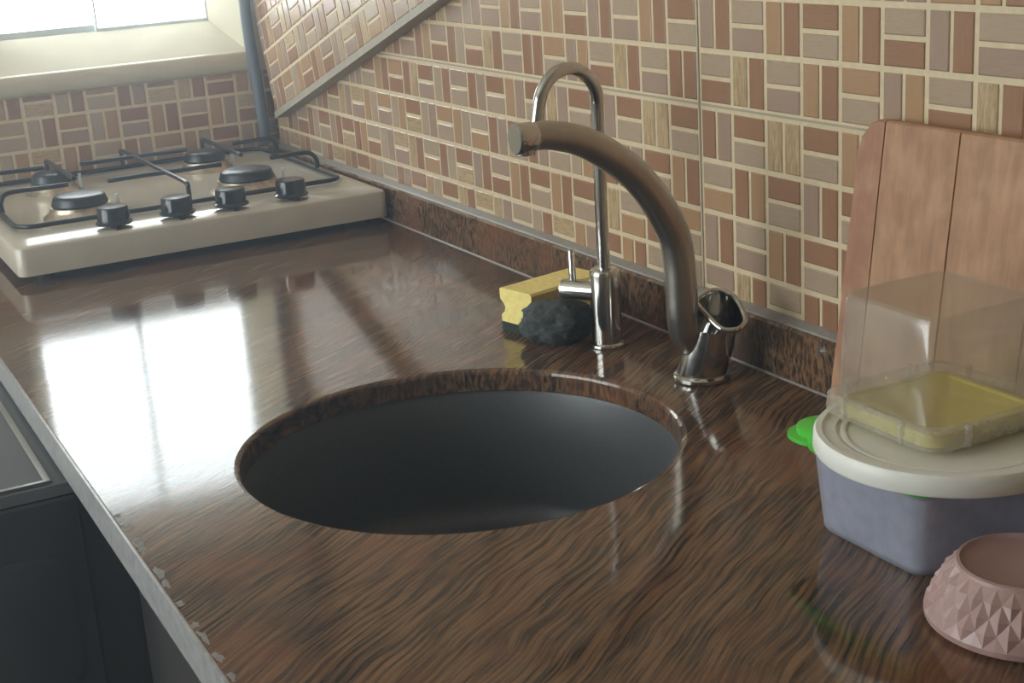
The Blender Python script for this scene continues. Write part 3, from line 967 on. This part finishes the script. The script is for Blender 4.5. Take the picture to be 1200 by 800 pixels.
# pink bowl upside down
BX, BY = 11.66, -3.68
pk = thing('bowl', 'dusty pink bowl with diamond facets turned upside down', 'bowl', W(BX, BY, 0))
NS = 26
rings = [(1.06, 0.0, 0), (1.15, 0.06, 0), (1.155, 0.13, 0), (1.10, 0.28, 0.022), (1.02, 0.44, 0.024), (0.93, 0.60, 0.02), (0.80, 0.73, 0)]
V, F = [], []
for k, (r_, z_, amp) in enumerate(rings):
    for i in range(2 * NS):
        a = math.pi * i / NS
        q = amp * (1 if (i + k) % 2 else -1) if amp else 0
        V.append(W(BX + (r_ + q) * math.cos(a), BY + (r_ + q) * math.sin(a), z_))
for k in range(len(rings) - 1):
    for i in range(2 * NS):
        j = (i + 1) % (2 * NS)
        a, b, c, d = k * 2 * NS + i, k * 2 * NS + j, (k + 1) * 2 * NS + j, (k + 1) * 2 * NS + i
        if (i + k) % 2:
            F += [(a, b, d), (b, c, d)]
        else:
            F += [(a, c, d), (a, b, c)]
top = len(rings) - 1
mesh_obj('shell', V, F, MAT['pink'], pk)
v, f = lathe(BX, BY, [(0.80, 0.73), (0.79, 0.77), (0.75, 0.78), (0.72, 0.75), (0.68, 0.735), (0.02, 0.735)], 60, cap0=False)
mesh_obj('foot_disc', v, f, MAT['pink'], pk, smooth=True, sharp=40)

# ================================================================ below the worktop
ap = thing('kitchen_appliance', 'charcoal appliance with pale glossy top standing at the worktop front', 'appliance', W(-8, -9, HF))
AX0, AX1, AY0, AY1, AZ = -14.0, -2.4, -15.2, -4.0, -0.78
v, f = box((AX0, AY0, HF + 0.4), (AX1 - 0.10, AY1, AZ - 0.25))
mesh_obj('cabinet_body', v, f, MAT['appliance'], ap)
v, f = rloft([((AX0 + AX1) / 2, (AY0 + AY1) / 2, (AX1 - AX0) / 2, (AY1 - AY0) / 2, 0.15, z) for z in (AZ - 0.25, AZ - 0.04)] + [((AX0 + AX1) / 2, (AY0 + AY1) / 2, (AX1 - AX0) / 2 - 0.05, (AY1 - AY0) / 2 - 0.05, 0.15, AZ)], 5)
tp = mesh_obj('top_panel', v, f, MAT['appliance_top'], ap, smooth=True, sharp=40)
v, f = join(box((AX0, -12.62, AZ), (AX1 - 0.02, -12.50, AZ + 0.06)), box((AX1 - 0.12, AY0, AZ), (AX1 - 0.02, -12.62, AZ + 0.06)))
sub('top_trim', v, f, MAT['steel'], tp)
def panel_x(y0_, y1_, z0_, z1_, r_, xx, t, n=6):
    cy2, cz2 = (y0_ + y1_) / 2, (z0_ + z1_) / 2
    L = [rrect(cy2, cz2, (y1_ - y0_) / 2 - ins, (z1_ - z0_) / 2 - ins, r_, n) for ins in (0, 0, 0.05)]
    return loft([[W(xx + d, a, b) for a, b in l] for l, d in zip(L, (0, t * 0.6, t))])
v, f = panel_x(AY0, -12.08, HF + 0.5, AZ - 0.3, 0.1, AX1 - 0.10, 0.10)
sd = mesh_obj('side_panel', v, f, MAT['appliance'], ap, smooth=True, sharp=30)
v, f = panel_x(-14.6, -12.42, -4.75, -2.1, 0.5, AX1, 0.06)
sub('side_emboss', v, f, MAT['appliance'], sd, smooth=True, sharp=30)

cb = thing('base_cabinet', 'dark base cabinet under the sink worktop', 'cabinet', W(12, -5.8, HF))
v, f = box((4.9, -11.6, HF + 1.6), (30, -0.2, -TK - 3.0))
v, f = join(box((-2.1, -11.0, HF + 1.6), (-1.7, -0.2, -TK - 0.13)), box((29.6, -11.0, HF + 1.6), (30, -0.2, -TK - 0.13)), box((-2.1, -0.6, HF + 1.6), (30, -0.2, -TK - 0.13)), box((-2.1, -11.0, HF + 1.6), (30, -0.2, HF + 2.0)), box((-1.9, -10.4, HF), (29.8, -0.4, HF + 1.6)))
mesh_obj('carcass', v, f, MAT['cabinet'], cb)
nd = 4
for k in range(nd):
    a, b = -2.1 + 32.1 * k / nd, -2.1 + 32.1 * (k + 1) / nd
    v, f = box((a + 0.05, -11.35, HF + 1.7), (b - 0.05, -11.0, -TK - 0.3))
    d_o = mesh_obj('door', v, f, MAT['cabinet'], cb)
    hx = (b - 0.6) if k % 2 == 0 else (a + 0.6)
    v, f = tube(catmull([(hx, -11.35, -3.0), (hx, -11.8, -3.1), (hx, -11.8, -4.9), (hx, -11.35, -5.0)], 5), 0.1, 10)
    sub('handle', v, f, MAT['steel'], d_o, smooth=True)

# ================================================================ scattering volume added to imitate the lens's veiling glare
m = bpy.data.materials.new('lens_veil_haze')
m.use_nodes = True
nt = m.node_tree
nt.nodes.remove(nt.nodes['Principled BSDF'])
vs = node(nt, 'ShaderNodeVolumeScatter')
vs.inputs['Color'].default_value = (0.74, 0.87, 1.0, 1)
vs.inputs['Density'].default_value = 0.11
vs.inputs['Anisotropy'].default_value = 0.68
nt.links.new(vs.outputs[0], nt.nodes['Material Output'].inputs['Volume'])
v, f = box((XB - 3.6, YL - 1.6, HF - 0.5), (XR + 0.5, 0.5, HC + 0.5))
hz = mesh_obj('haze', v, f, m)
hz['kind'] = 'stuff'
tag(hz, 'thin bluish haze added to imitate lens glare, brightest towards the window', 'haze')

for o in bpy.data.objects:
    if '_base' in o:
        del o['_base']
